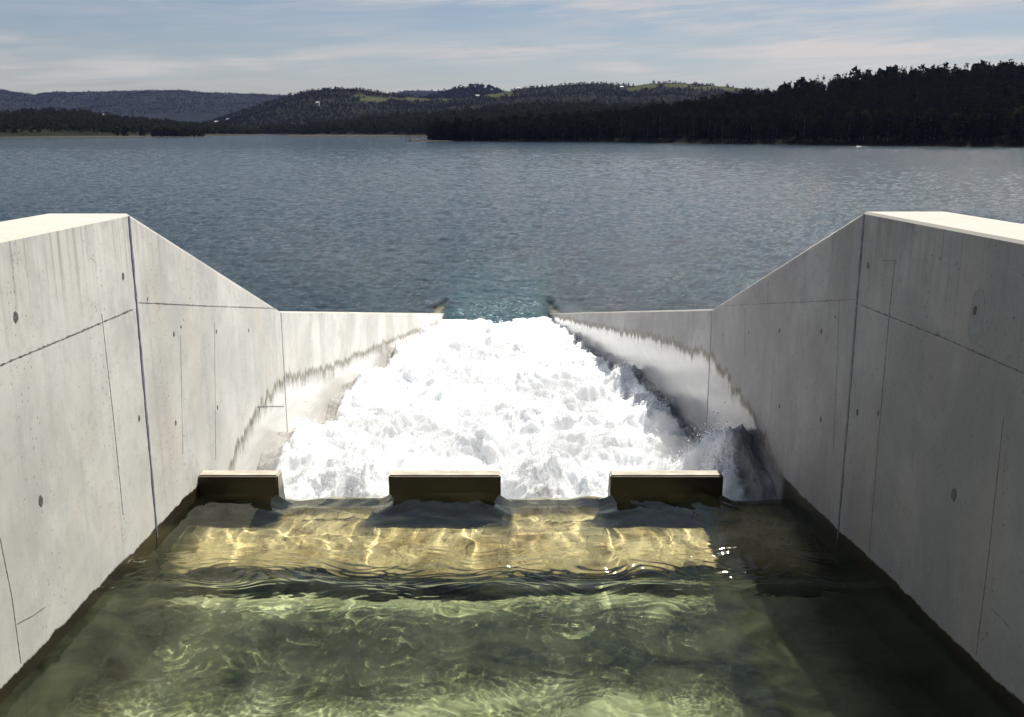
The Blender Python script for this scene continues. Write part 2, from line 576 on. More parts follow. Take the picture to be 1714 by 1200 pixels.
def disc_on_wall(name, side, y, z, ry, rz, mtl, parent, proud=.004, wob=.1, seed=0):
    rnd = random.Random(seed)
    xf = xl if side < 0 else xr
    n = 18
    V = [(float(xf(y)) - side * proud * 1.4, y, z)]
    for k in range(n):
        a = 2 * math.pi * k / n
        q = 1 + rnd.uniform(-wob, wob)
        V.append((float(xf(y + ry * q * math.cos(a))) - side * proud, y + ry * q * math.cos(a), z + rz * q * math.sin(a)))
    for k in range(n):
        a = 2 * math.pi * k / n
        V.append((float(xf(y)) + side * .02, y + ry * 1.02 * math.cos(a), z + rz * 1.02 * math.sin(a)))
    bm = bmesh.new()
    vs = [bm.verts.new(v) for v in V]
    for k in range(n):
        j = (k + 1) % n
        bm.faces.new((vs[0], vs[1 + k], vs[1 + j]))
        bm.faces.new((vs[1 + k], vs[1 + n + k], vs[1 + n + j], vs[1 + j]))
    bmesh.ops.recalc_face_normals(bm, faces=bm.faces)
    me = bpy.data.meshes.new(name); bm.to_mesh(me); bm.free()
    return link_mesh(name, me, mtl, parent)


TOPZ = 8.45
ZB = 1.4      # bottom of near panels (under the bed)
g = .006
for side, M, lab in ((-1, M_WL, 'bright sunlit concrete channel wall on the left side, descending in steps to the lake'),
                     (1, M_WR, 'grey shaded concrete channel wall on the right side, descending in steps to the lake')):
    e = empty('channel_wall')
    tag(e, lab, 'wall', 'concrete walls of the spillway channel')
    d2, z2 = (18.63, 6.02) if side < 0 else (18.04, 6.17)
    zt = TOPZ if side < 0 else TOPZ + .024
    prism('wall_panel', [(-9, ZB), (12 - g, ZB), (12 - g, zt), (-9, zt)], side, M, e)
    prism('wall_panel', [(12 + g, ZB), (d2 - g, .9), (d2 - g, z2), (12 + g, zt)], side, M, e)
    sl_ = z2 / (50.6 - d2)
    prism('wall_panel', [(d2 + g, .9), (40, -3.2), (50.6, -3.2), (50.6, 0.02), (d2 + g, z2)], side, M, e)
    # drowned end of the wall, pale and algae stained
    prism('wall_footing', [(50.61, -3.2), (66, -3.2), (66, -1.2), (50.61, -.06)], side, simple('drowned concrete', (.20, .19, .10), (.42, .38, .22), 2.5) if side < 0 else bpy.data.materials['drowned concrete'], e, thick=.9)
    # expansion joints
    strip_on_wall('joint_seal', side, [(12.0, 3.5), (12.0, zt - .03)], .062, M_SEAL, e, .007, .25, 60, 3)
    strip_on_wall('joint_seal', side, [(d2, 2.2), (d2, z2 - .03)], .032, M_SEAL, e, .005, .2, 40, 5)
    if side < 0:
        lines = [([(-60, 637), (0, 611), (110, 565), (223, 517)], .017), ([(232, 506), (350, 512), (463, 516)], .012), ([(430, 681), (476, 680)], .025),
                 ([(170, 525), (190, 700), (206, 862)], .010), ([(0, 900), (20, 1000), (35, 1110)], .008), ([(359, 540), (361, 770)], .006), ([(302, 560), (306, 760)], .003),
                 ([(28, 1044), (55, 1030), (76, 1015)], .004)]
        holes = [(26, 530, 1.5), (206, 462, 1.2), (68, 838, 1.5), (291, 559, 1), (303, 547, .7), (294, 708, 1), (362, 555, .9), (416, 553, .9), (364, 682, 1.0), (233, 700, 1.1), (247, 500, .5)]
    else:
        lines = [([(1200, 512), (1310, 507), (1434, 501)], .011), ([(1440, 510), (1580, 566), (1714, 625), (1790, 657)], .018),
                 ([(1498, 437), (1488, 533), (1470, 740), (1455, 924)], .011), ([(1680, 698), (1655, 930), (1634, 1096)], .008),
                 ([(1405, 505), (1395, 760)], .003), ([(1286, 470), (1285, 506)], .006), ([(1478, 436), (1502, 436)], .006), ([(1660, 1018), (1690, 1050)], .003), ([(1247, 515), (1247, 600)], .003)]
        holes = [(1305, 553, .9), (1375, 555, 1), (1305, 680, 1), (1374, 702, 1.1), (1632, 520, 1.4), (1453, 445, 1.1), (1435, 690, 1.2), (1597, 828, 2.0), (1253, 556, .7), (1398, 530, .6), (1470, 692, .9), (1210, 560, .5)]
    for i, (pp, wd) in enumerate(lines):
        strip_on_wall('form_line', side, [wall_pt(side, *p) for p in pp], wd, M_LINE, e, .003, .8, 40, i)
    for i, (hx, hy, r) in enumerate(holes):
        yy, zz_ = wall_pt(side, hx, hy)
        disc_on_wall('tie_hole', side, yy, zz_, .024 * r, .036 * r, M_HOLE, e, .004, .2, i)
    if side > 0:
        yy, zz_ = wall_pt(1, 1634, 530)
        disc_on_wall('damp_patch', side, yy, zz_, .13, .30, M_DAMP, e, .002, .12, 4)

# ------------------------------------------------------------------ channel bed, crest and chute floor
bedz = lambda y: np.interp(y, [-9, 8, 11.2, 11.72, 11.82, 11.92, 12.2, 13.6, 13.76, 13.95, 14.1, 14.5, 18.6, 24.6, 33, 44, 66], [2.55, 2.6, 2.75, 2.8, 3.15, 3.34, 3.40, 3.40, 3.58, 3.88, 3.82, 3.2, 2.3, 1.3, .1, -1.6, -2.8])
ys = np.concatenate([np.linspace(-9, 5, 15), np.linspace(5.1, 14.6, 240), np.linspace(14.8, 66, 80)])
us = np.linspace(0, 1, 180)
Y, U = np.meshgrid(ys, us, indexing='ij')
XL, XR = xl(Y) - .05, xr(Y) + .05
X = XL + (XR - XL) * U
Z = bedz(Y + (.10 * fbm(X * .8, Y * .8, 3, 61) + .05 * fbm(X * 4, Y * 3, 3, 62)) * (1 - smooth(Y, 12.6, 13.6))) + .05 * fbm(X * .9, Y * .9, 4, 3) * smooth(Y, 15, 13)
dwl = np.minimum(X - XL, XR - X) + .16 * fbm(X * .9, Y * .9, 4, 120)
bme = grid_mesh('channel_floor', X, Y, Z)
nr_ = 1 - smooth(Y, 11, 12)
slime_shade = 1 - smooth(dwl, .12 + .15 * nr_, .48 + .55 * nr_)
for a, b in [(-4.63, -3.45), (-1.82, -.167), (1.452, 3.115)]:  # darkens the bed before each block, painting in the block's shadow
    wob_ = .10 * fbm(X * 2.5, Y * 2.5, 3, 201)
    slime_shade = np.maximum(slime_shade, smooth(X + wob_, a - .12, a + .06) * (1 - smooth(X + wob_, b - .02, b + .16)) * smooth(Y + wob_, 12.95, 13.25))
attr(bme, 'slime_shade', slime_shade)
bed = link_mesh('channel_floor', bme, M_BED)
tag(bed, kind='structure')
bed.cycles.is_caustics_receiver = True

# ------------------------------------------------------------------ pool water
ys = np.concatenate([np.linspace(-9, 6, 30), np.linspace(6.02, 14.7, 560)])
us = np.linspace(0, 1, 600)
Y, U = np.meshgrid(ys, us, indexing='ij')
XL, XR = xl(Y) - .03, xr(Y) + .03
X = XL + (XR - XL) * U
blocks1 = [(-4.63, -3.45), (-1.82, -.167), (1.452, 3.115)]
inblk = np.zeros_like(X)
for a, b in blocks1:
    inblk = np.maximum(inblk, smooth(X, a - .25, a + .15) * (1 - smooth(X, b - .15, b + .25)))
Z = np.full_like(X, 4.21)
dip = np.interp(Y, [11.0, 12.2, 13.2, 13.75, 14.1, 14.4, 14.7], [0, -.02, -.07, -.15, -.27, -.58, -1.2])
hold = np.interp(Y, [11.0, 12.6, 13.4, 13.6, 13.7], [0, .03, .05, .05, -.1])
Z += dip * (1 - inblk) + inblk * np.where(Y < 13.7, hold, dip * 1.0)
act = smooth(Y, 5.5, 7)
crestq = (1 - .80 * smooth(Y, 11.5, 12.3)) * (.28 + .5 * smooth(Y, 10.2, 10.7) * (1 - smooth(Y, 11.2, 11.6)))
wx = X + .35 * fbm(X * .9, Y * .9, 2, 44); wy = Y + .30 * fbm(X * .8, Y * .9, 2, 45)
patchy = .55 + .9 * smooth(fbm(X * .45, Y * .5, 2, 46), -.4, .6)
Z += act * .012 * fbm(X * .9, Y * 1.2, 1, 2)
Z += act * .010 * patchy * crestq * fbm(wx * 2.0, wy * 3.0, 2, 3)
Z += act * .0028 * patchy * crestq * (np.abs(pn(wx * 4.5, wy * 7.5, 5)) * 2 - .6)
Z += act * .0005 * patchy * fbm(wx * 13, wy * 18, 2, 6)
trough = np.exp(-((Y - 11.15 - .22 * pn(X * .55, Y * 0 + 3)) / .55) ** 2)
Z += trough * (.020 * fbm(wx * 1.2, wy * 4.0, 3, 8) + .012 * (np.abs(pn(wx * 3, wy * 9, 15)) * 2 - .6))
Z -= .045 * trough
Z += .050 * np.exp(-((Y - 10.55 - .25 * pn(X * .5, Y * 0 + 5)) / .22) ** 2) * (.4 + .6 * smooth(pn(X * .8, Y * 0 + 8), -.3, .4))
Z += .014 * fbm(wx * 1.25 + .5 * wy, wy * 1.0 - .35 * wx, 3, 21, .42) * smooth(Y, 12.0, 13.2) * (1 - smooth(Y, 13.9, 14.3))
Z += .040 * fbm(X * 1.1 + 3, Y * .4, 2, 210) * smooth(Y, 13.0, 13.8) * (1 - smooth(Y, 14.2, 14.5)) * (1 - inblk)
# swirls where the flow parts round the blocks
for a, b in blocks1:
    for ex in (a, b):
        rr_ = np.hypot(X - ex, (Y - 13.35) * .8)
        Z -= .045 * np.exp(-(rr_ / .22) ** 2)
        Z += .006 * np.exp(-(rr_ / .6) ** 2) * np.sin(rr_ * 20 + 3 * fbm(X, Y, 2, 12))
pool = link_mesh('channel_water', grid_mesh('channel_water', X, Y, Z), M_POOL)
tag(pool, kind='structure')
pool.cycles.is_caustics_caster = True

# ------------------------------------------------------------------ baffle blocks
def block(loc, wx, dy, h, label, group, name='baffle_block', slope=0.0, depth_back=.25):
    bm = bmesh.new()
    f = dy / 2
    prof = [(-f, -h), (-f - slope * 0, 0), (f, 0), (f + depth_back, -h)]
    L = [bm.verts.new((-wx / 2, y, z)) for y, z in prof]
    R = [bm.verts.new((wx / 2, y, z)) for y, z in prof]
    if slope:
        L[0].co.y -= slope; R[0].co.y -= slope
    bm.faces.new(L); bm.faces.new(list(reversed(R)))
    for i in range(4):
        j = (i + 1) % 4
        bm.faces.new((L[j], L[i], R[i], R[j]))
    bmesh.ops.recalc_face_normals(bm, faces=bm.faces)
    ed = [e for e in bm.edges if max(v.co.z for v in e.verts) > -.001]
    bmesh.ops.bevel(bm, geom=ed, offset=.02, segments=2, affect='EDGES')
    me = bpy.data.meshes.new(name); bm.to_mesh(me); bm.free()
    o = link_mesh(name, me, M_BLOCK, None, loc)
    o.cycles.is_caustics_receiver = True
    tag(o, label, 'baffle block', group)
    return o


G1 = 'baffle blocks across the crest of the channel'
ztb = 4.49
for (a, b), lab in zip(blocks1, ['short concrete baffle block butting against the left channel wall at the crest',
                                 'middle concrete baffle block standing free at the centre of the crest row',
                                 'full width concrete baffle block at the right end of the crest row']):
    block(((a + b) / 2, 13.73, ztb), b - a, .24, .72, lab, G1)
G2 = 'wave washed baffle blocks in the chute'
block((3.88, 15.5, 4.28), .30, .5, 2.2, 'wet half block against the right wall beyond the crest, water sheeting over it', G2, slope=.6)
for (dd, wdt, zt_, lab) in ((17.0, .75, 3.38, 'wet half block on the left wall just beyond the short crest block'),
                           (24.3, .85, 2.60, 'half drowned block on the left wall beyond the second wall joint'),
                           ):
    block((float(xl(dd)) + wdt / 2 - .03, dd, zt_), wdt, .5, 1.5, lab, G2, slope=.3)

# ------------------------------------------------------------------ foam of the chute
ys = 14.12 * (50.5 / 14.12) ** np.linspace(0, 1, 760)
us = np.linspace(0, 1, 560)
Y, U = np.meshgrid(ys, us, indexing='ij')
XL, XR = xl(Y) - .02, xr(Y) + .02
Wd = XR - XL
X = XL + Wd * U
base = np.interp(Y, [14.0, 14.35, 14.9, 15.6, 16.5, 18.4, 24.6, 30, 33, 38, 44, 47.5, 50.6], [3.72, 3.68, 3.52, 3.50, 3.46, 3.38, 2.85, 2.25, 1.85, 1.35, .55, .14, -.35])
Z = base.copy()
rows = []
k = 0
yy = 15.7
while yy < 44:
    W_ = float(xr(yy) - xl(yy)); cxl = float(xl(yy))
    xs_ = [-2.63, .64, 3.55] if k % 2 == 0 else [-4.3, -1.0, 2.28]
    sc_ = W_ / 8.4
    for xx in xs_:
        xx = (xx + .25) * sc_ + (float(xr(yy)) + cxl) / 2
        amp = (.62 if k == 0 else .48) * (.9 if k < 5 else .6) * (1 - .3 * smooth(yy, 28, 44))
        if k == 0 and xx > 3: amp *= .95
        jx = xx + random.uniform(-.15, .15)
        gss = np.exp(-((X - jx) / (.80 * sc_)) ** 2 - ((Y - yy - .1) / np.where(Y < yy, .60, .95)) ** 2)
        Z += amp * gss
    yy += 2.3; k += 1
fade = smooth(Y, 14.1, 14.7) * (1 - .75 * smooth(Y, 40, 49.5))
# quieter skirts against the two walls
dl = X - XL; dr = XR - X
skirt_l = np.interp(Y, [14, 15, 16.7, 18.6, 24.5, 33, 48], [.30, .34, .45, .36, .40, .26, .1])
skirt_r = np.interp(Y, [14, 15.6, 17, 20, 30, 48], [.62, .5, .2, .2, .25, .15])
calm = np.maximum(1 - smooth(dl, skirt_l * .6, skirt_l * 1.25), 1 - smooth(dr, skirt_r * .6, skirt_r * 1.25))
rough_ = (1 - .8 * calm) * fade
wx_ = X + .35 * fbm(X * 1.1, Y * 1.1, 3, 130); wy_ = Y + .35 * fbm(X * 1.1, Y * 1.1, 3, 140)
Z += rough_ * (.20 * billow(wx_ * .8, wy_ * .6, 2, 3) + .10 * billow(wx_ * 2.0, wy_ * 1.7, 3, 31, .5) + .022 * billow(wx_ * 6, wy_ * 5.0, 3, 51, .55))
Z += rough_ * .012 * billow(X * 19, Y * 17, 3, 71, .7) * (1 - smooth(Y, 20, 28))
Z += .22 * fbm(X * .8, Y * .45, 3, 88) * smooth(Y, 44, 48)
Z -= .28 * calm * smooth(Y, 15, 18) * (1 - smooth(Y, 30, 48))
for yy_, ww_, hh_ in ((16.9, .5, .5), (24.2, .85, .50), (31.5, .8, .40), (38.5, .7, .3)):
    Z += hh_ * (1 - smooth(dl, ww_ - .04, ww_ + .10)) * np.exp(-((Y - yy_) / np.where(Y < yy_, .55, 1.2)) ** 2)
# right hand ramp of water sheeting over the half block
rampm = smooth(X, 3.58, 3.70) * smooth(Y, 14.2, 15.35) * (1 - smooth(Y, 15.5, 17.0))
rampz = np.interp(Y, [14.1, 14.3, 15.45, 16.0, 17.0], [3.86, 4.00, 4.68, 4.45, 3.5]) + .05 * fbm(X * 5, Y * 3, 4, 5) - .8 * np.clip(X - 3.79, 0, 1) * smooth(Y, 14.3, 15.2)
pile = np.interp(Y, [14.12, 14.3, 15.3, 15.9, 17.2], [3.72, 3.90, 4.66, 4.45, 3.4]) + .10 * fbm(X * 3, Y * 3, 4, 66)
pk = smooth(X, 2.75, 3.60)
Z = np.maximum(Z, Z * (1 - pk) + pile * pk)
Z = Z * (1 - smooth(X, 3.72, 3.79) * (1 - smooth(Y, 15.9, 17.0))) + rampz * smooth(X, 3.72, 3.79) * (1 - smooth(Y, 15.9, 17.0))
foam_dx = rough_ * .05 * fbm(X * 1.7, Y * 1.7, 3, 90)
foam_dy = -rough_ * .06 * (np.abs(fbm(X * 1.9, Y * 1.6, 3, 95)))
Xf = np.clip(X + foam_dx, XL, XR); Yf = Y + foam_dy
thin = np.clip(calm * 1.0, 0, 1)
thin = np.maximum(thin * (1 - .6 * smooth(Y, 26, 46)), smooth(X, 3.70, 3.79) * (1 - smooth(Y, 16, 17)) * .95)
thin = np.maximum(thin, .60 * np.exp(-((X + 2.6) / .8) ** 2 - ((Y - 15.0) / .38) ** 2))
thin = np.maximum(thin, .60 * np.exp(-((X - .5) / .65) ** 2 - ((Y - 15.05) / .45) ** 2))
thin = np.maximum(thin, .60 * np.exp(-((X - 3.3) / .45) ** 2 - ((Y - 15.0) / .6) ** 2))
me = grid_mesh('white_water', Xf, Yf, Z)
attr(me, 'thin', thin)
foam = link_mesh('white_water', me, M_FOAM)
tag(foam, 'white foaming water tumbling down the chute between the walls', 'white water', kind='stuff')
FX, FY, FZ, FT, FR = X, Y, Z, thin, rough_

# spray: droplets and torn shreds thrown from the foam
# drifting mist over the rooster tails
mm, TM = mat('mist')
TM.t.nodes.clear()
pv = TM.n('ShaderNodeVolumePrincipled')
pv.inputs['Color'].default_value = (.97, .98, 1, 1); pv.inputs['Density'].default_value = .42; pv.inputs['Anisotropy'].default_value = .2
oo = TM.n('ShaderNodeOutputMaterial'); TM.link(pv.outputs[0], oo.inputs['Volume'])
bm = bmesh.new()
for q, (mx_, my_, mz_, a_, b_, c_) in enumerate([(-3.5, 16.6, 3.8, .7, 1.3, .45), (3.0, 17.6, 3.7, .6, 1.2, .5), (-2.5, 15.6, 3.95, 1.0, .7, .55), (.6, 15.6, 4.0, 1.1, .7, .6), (2.6, 15.6, 3.95, .7, .6, .5), (-.9, 17.8, 3.7, 1.4, 1.0, .5), (1.7, 18.0, 3.6, 1.2, 1.0, .5),
                              (-2.6, 19.5, 3.4, 1.2, 1.3, .55), (.6, 21, 3.4, 1.8, 1.5, .55), (1.7, 24, 2.9, 1.4, 2.0, .5), (-1.6, 25, 2.8, 1.6, 2.0, .5), (-.8, 31, 2.0, 2.2, 3.2, .5)]):
    bmesh.ops.create_icosphere(bm, subdivisions=3, radius=1, matrix=Matrix.Translation((mx_, my_, mz_)) @ Matrix.Diagonal((a_, b_, c_, 1)))
from mathutils import noise as mn
for v in bm.verts:
    d_ = mn.noise(v.co * 1.3) * .24 + mn.noise(v.co * 3.1) * .05
    v.co += Vector((d_, mn.noise(v.co * 1.7 + Vector((9, 0, 0))) * .25, d_ * .7))
me = bpy.data.meshes.new('mist'); bm.to_mesh(me); bm.free()
tag(link_mesh('mist', me, mm), 'soft white mist hanging over the foaming chute', 'mist', kind='stuff')
rng = np.random.RandomState(5)
NS = 60000
fi = (rng.rand(NS * 3) ** 1.5 * (X.shape[0] - 1)).astype(int)
fj = rng.randint(0, X.shape[1], NS * 3)
keep = (FR[fi, fj] > .75) & (rng.rand(NS * 3) < .25 + .75 * smooth(Z[fi, fj] - base[fi, fj], .05, .5))
fi, fj = fi[keep][:NS], fj[keep][:NS]
n = len(fi)
P = np.stack([Xf[fi, fj], Yf[fi, fj], Z[fi, fj]], 1)
up_ = rng.exponential(.045, n) * (1 + 1.2 * smooth(Z[fi, fj] - base[fi, fj], .2, .7))
P[:, 2] += up_ - .01
P[:, 0] += rng.normal(0, .03, n); P[:, 1] += rng.normal(0, .04, n)
sz = (.0025 + .009 * rng.rand(n) ** 2) * (1 + (P[:, 1] - 14) * .03)
tet = np.array([[1, 1, 1], [-1, -1, 1], [-1, 1, -1], [1, -1, -1]], float)
a1 = rng.rand(n, 3, 3) - .5
Q, _ = np.linalg.qr(a1)
V = P[:, None, :] + np.einsum('ij,njk->nik', tet, Q) * sz[:, None, None]
idx = (np.arange(n) * 4)[:, None, None] + np.array([[0, 1, 2], [0, 3, 1], [0, 2, 3], [1, 3, 2]])[None]
sp = link_mesh('spray', np_mesh('spray', V.reshape(-1, 3), idx.reshape(-1, 3), False), M_SPRAY)
tag(sp, 'fine white spray droplets flying above the foaming chute', 'spray', kind='stuff')

# ------------------------------------------------------------------ lake
def lake_part():
    d = 30 * (1000 / 30.) ** np.linspace(0, 1, 820)
    a = np.linspace(-.95, .95, 760)
    D, A = np.meshgrid(d, a, indexing='ij')
    X = D * A; Y = D
    f = 1 - smooth(D, 150, 950)
    calm_ = 1 - .0 * D
    Z = f * (.088 * fbm(X * .36 + Y * .05, Y * .50, 3, 4) + .062 * fbm(X * 1.05 + Y * .1, Y * 1.2, 3, 14) * (1 - smooth(D, 90, 200)) + .060 * (np.abs(fbm(X * .85 + Y * .12 + .5 * fbm(X * .4, Y * .4, 2, 60), Y * 1.35, 3, 24)) - .3) * (1 - smooth(D, 70, 170)))
    me = grid_mesh('lake', X, Y, Z)
    cx = (xl(Y) + xr(Y)) / 2
    cx = np.where(Y > 50, (float(xl(50.6)) + float(xr(50.6))) / 2, cx)
    hw = np.interp(Y, [30, 50, 62, 85], [2.6, 2.6, 3.0, 5.0])
    aer = (1 - smooth(np.abs(X - cx) + .7 * fbm(X * .4, Y * .3, 3, 33), hw * .75, hw * 1.25)) * (1 - smooth(Y, 52, 84)) * .95
    aer = np.maximum(aer, .55 * (1 - smooth(np.abs(X - cx), hw * .6, hw * 1.05)) * (1 - smooth(Y, 55, 66)))
    clr = np.zeros_like(X)
    for s_, xf in ((-1, xl), (1, xr)):
        clr = np.maximum(clr, (1 - smooth(np.abs(X - (xf(Y) + s_ * .45)) + .25 * fbm(X, Y, 2, 77), .05, .42)) * (1 - smooth(Y, 51, 58)) * smooth(Y, 49, 51))
    attr(me, 'aer', aer * (1 - clr)); attr(me, 'clear', clr)
    return link_mesh('lake', me, M_LAKE)


lake = lake_part(); tag(lake, kind='structure')
# the open lake: a skirt around the near sheet
V = []; F = []
a = np.linspace(-.95, .95, 40)
R = [1000, 1600, 2500, 5000, 9000]
D, A = np.meshgrid(R, a, indexing='ij')
me = grid_mesh('lake', D * A, D, D * 0.0)
attr(me, 'aer', D * 0); attr(me, 'clear', D * 0)
o = link_mesh('lake', me, M_LAKE); tag(o, kind='structure')
for s_ in (-1, 1):
    v = [(s_ * .95 * 30, 30, 0), (s_ * 9000, 30, 0), (s_ * 9000, 9000, 0), (s_ * .95 * 9000, 9000, 0)]
    me = np_mesh('lake', v, [(0, 1, 2, 3)]); attr(me, 'aer', [0] * 4); attr(me, 'clear', [0] * 4)
    o = link_mesh('lake', me, M_LAKE); tag(o, kind='structure')

# ------------------------------------------------------------------ embankment beside the channel
M_BANK = simple('rubble and dry grass bank', (.10, .09, .06), (.26, .24, .18), 1.6, .95, .8, .15)
for s_ in (-1, 1):
    ys = np.concatenate([np.linspace(-60, 10, 15), np.linspace(10.5, 60, 90)])
    u = np.concatenate([np.linspace(0, 12, 50), np.linspace(13, 400, 40)])
    Y, U = np.meshgrid(ys, u, indexing='ij')
    x0 = np.where(s_ < 0, xl(Y) - .9, xr(Y) + .9)
    X = x0 + s_ * U
    Z = np.interp(Y, [-60, 10, 18, 40, 60], [7.2, 7.2, 4.9, -.9, -6]) + .12 * fbm(X * .7, Y * .7, 4, 9)
    o = link_mesh('ground', grid_mesh('ground', X, Y, Z), M_BANK)
    tag(o, kind='structure')
# lake bed below everything
M_LB = simple('lake bed silt', (.03, .035, .02), (.06, .06, .035), .4, 1)
me = np_mesh('lake_bed', [(-9500, 30, -8), (9500, 30, -8), (9500, 9500, -8), (-9500, 9500, -8)], [(0, 1, 2, 3)])
o = link_mesh('lake_bed', me, M_LB); tag(o, kind='structure')

# ------------------------------------------------------------------ far shores
def hill_mat(name, c1, c2, patch=None, scale=.01, shore=None):
    m, T = mat(name)
    co = T.coord()
    n = T.noise(co, scale * 6, 6, .65)
    c = T.mix(T.sstep(n, .3, .7), c1, c2)
    if patch:
        at = T.n('ShaderNodeAttribute'); at.attribute_name = 'field'
        c = T.mix(at.outputs['Fac'], c, T.mix(T.noise(co, scale * 3, 3, .5), patch[0], patch[1]))
    if shore:
        z = T.sep(co)[2]
        c = T.mix(T.sstep(z, shore[1], shore[0]), c, shore[2])
    T.pbr(c, 1.0, T.bump(T.noise(co, scale * 12, 5, .7), 1, 6), spec=.02)
    return m


def leaf_mat(name, c1, c2, sc=.25):
    m, T = mat(name)
    co = T.coord()
    oi = T.n('ShaderNodeObjectInfo')
    n = T.noise(co, sc, 4, .6)
    n = T.math('ADD', T.math('MULTIPLY', n, .8), T.math('MULTIPLY', oi.outputs['Random'], .2))
    col_ = T.mix(T.sstep(n, .35, .7), c1, c2)
    d_ = T.n('ShaderNodeBsdfDiffuse'); t_ = T.n('ShaderNodeBsdfTranslucent'); mm_ = T.n('ShaderNodeMixShader')
    T.link(col_, d_.inputs[0]); T.link(col_, t_.inputs[0]); mm_.inputs[0].default_value = .45
    T.link(d_.outputs[0], mm_.inputs[1]); T.link(t_.outputs[0], mm_.inputs[2]); T.out(mm_.outputs[0])
    return m


M_PINE = leaf_mat('dark pine needles', (.004, .006, .003), (.013, .016, .007))
M_GUM = leaf_mat('olive gum foliage', (.008, .010, .004), (.024, .026, .010))
M_YEL = leaf_mat('yellow green foliage', (.035, .04, .008), (.07, .075, .012))
M_FAR = leaf_mat('distant foliage', (.006, .010, .008), (.015, .020, .015), .02)
M_TRUNK = simple('bark', (.03, .022, .015), (.07, .055, .04), 5)


def tree_pts(kind, nq, seed):
    """centres and sizes of leaf clumps for a unit tree (height 1)"""
    r = np.random.RandomState(seed)
    if kind == 'pine':
        z = .10 + .90 * r.rand(nq) ** 1.15
        lay = .75 + .25 * np.abs(np.sin(z * 17 + seed))
        rad = (1.03 - z) * .21 * lay + .012
        lean = .02
    else:
        z = .18 + .82 * r.rand(nq)
        rad = .34 * np.sqrt(np.clip(1 - ((z - .58) / .43) ** 2, .02, 1)) * (.8 + .25 * np.sin(z * 9 + seed * 2))
    th = r.rand(nq) * 2 * np.pi
    rad = rad * (1 + .25 * np.sin(3 * th + seed)) * np.sqrt(.35 + .65 * r.rand(nq))
    P = np.stack([rad * np.cos(th), rad * np.sin(th), z], 1)
    S = (.055 if kind == 'pine' else .075) * (.6 + .8 * r.rand(nq)) * (1 if kind != 'pine' else (1.15 - .6 * z))
    return P, S


def clumps(P, S, seed=0, droop=0.0):
    """two crossing ragged triangles per clump"""
    r = np.random.RandomState(seed)
    n = len(P)
    A = r.normal(size=(n, 3, 3)); A /= np.linalg.norm(A, axis=2, keepdims=True)
    V = P[:, None, :] + A * S[:, None, None] * 1.15
    F = np.arange(n * 3).reshape(n, 3)
    return V.reshape(-1, 3), F


def make_tree(kind, seed, mtl, nq=260):
    P, S = tree_pts(kind, nq, seed)
    V, F = clumps(P, S, seed)
    crown = np_mesh('crown', V, F, False); crown.materials.append(mtl)
    n = 6
    TV = []; TF = []
    for i, (z, r_) in enumerate([(-.03, .022), (.3, .016), (.62, .010), (.93, .003)]):
        for k in range(n):
            TV.append((r_ * math.cos(6.283 * k / n), r_ * math.sin(6.283 * k / n), z))
    for i in range(3):
        for k in range(n):
            TF.append((i * n + k, i * n + (k + 1) % n, (i + 1) * n + (k + 1) % n, (i + 1) * n + k))
    # limbs
    rr = random.Random(seed)
    for q in range(6):
        z0 = rr.uniform(.25, .7); a_ = rr.uniform(0, 6.28); L = .12 if kind == 'pine' else .24
        b = len(TV)
        e_ = Vector((math.cos(a_), math.sin(a_), .35)) * L
        s_ = Vector((-math.sin(a_), math.cos(a_), 0)) * .006
        for v in (Vector((0, 0, z0)) - s_, Vector((0, 0, z0)) + s_, Vector((0, 0, z0 + .015)) + e_, Vector((0, 0, z0 - .0)) + e_):
            TV.append(tuple(v))
        TF.append((b, b + 1, b + 2, b + 3))
    trunk = np_mesh('trunk', TV, TF, True); trunk.materials.append(M_TRUNK)
    return crown, trunk


PINES = [make_tree('pine', s, M_PINE, 420) for s in (1, 2, 3, 4)]
GUMS = [make_tree('gum', s, M_GUM, 420) for s in (5, 6, 7)]
YELS = [make_tree('gum', s, M_YEL, 420) for s in (8, 9)]


def plant(name, tm, x, y, z, h, label, cat, group, wide=1.0):
    r = random
    o = bpy.data.objects.new(name, None)
    o.location = (x, y, z); o.rotation_euler = (0, 0, r.uniform(0, 6.28)); o.scale = (h * wide, h * wide, h)
    o.empty_display_size = .1
    COL.objects.link(o)
    tag(o, label, cat, group)
    for nm, me in (('crown', tm[0]), ('trunk', tm[1])):
        c = bpy.data.objects.new(nm, me); COL.objects.link(c); c.parent = o
    return o


def forest_stuff(name, spots, kinds, nq, mtl, label, seed=0):
    """one mesh for a far-off wood. spots (n,4): x y z h"""
    rng = np.random.RandomState(seed)
    protos = [tree_pts(k, nq, s) for k, s in kinds]
    VV = []; n = len(spots)
    which = rng.randint(0, len(protos), n)
    for w_ in range(len(protos)):
        sel = spots[which == w_]
        if not len(sel): continue
        P, S = protos[w_]
        rot = rng.rand(len(sel)) * 6.28
        c, s = np.cos(rot)[:, None], np.sin(rot)[:, None]
        h = sel[:, 3:4]
        px = (P[None, :, 0] * c - P[None, :, 1] * s) * h + sel[:, 0:1]
        py = (P[None, :, 0] * s + P[None, :, 1] * c) * h + sel[:, 1:2]
        pz = P[None, :, 2] * h + sel[:, 2:3]
        PP = np.stack([px, py, pz], 2).reshape(-1, 3)
        SS = (S[None, :] * h).ravel() * math.sqrt(420 / nq) * .85
        V, F = clumps(PP, SS, seed + w_)
        VV.append(V)
    V = np.concatenate(VV)
    F = np.arange(len(V)).reshape(-1, 3)
    o = link_mesh(name, np_mesh(name, V, F, False), mtl)
    tag(o, label, 'forest', kind='stuff')
    return o


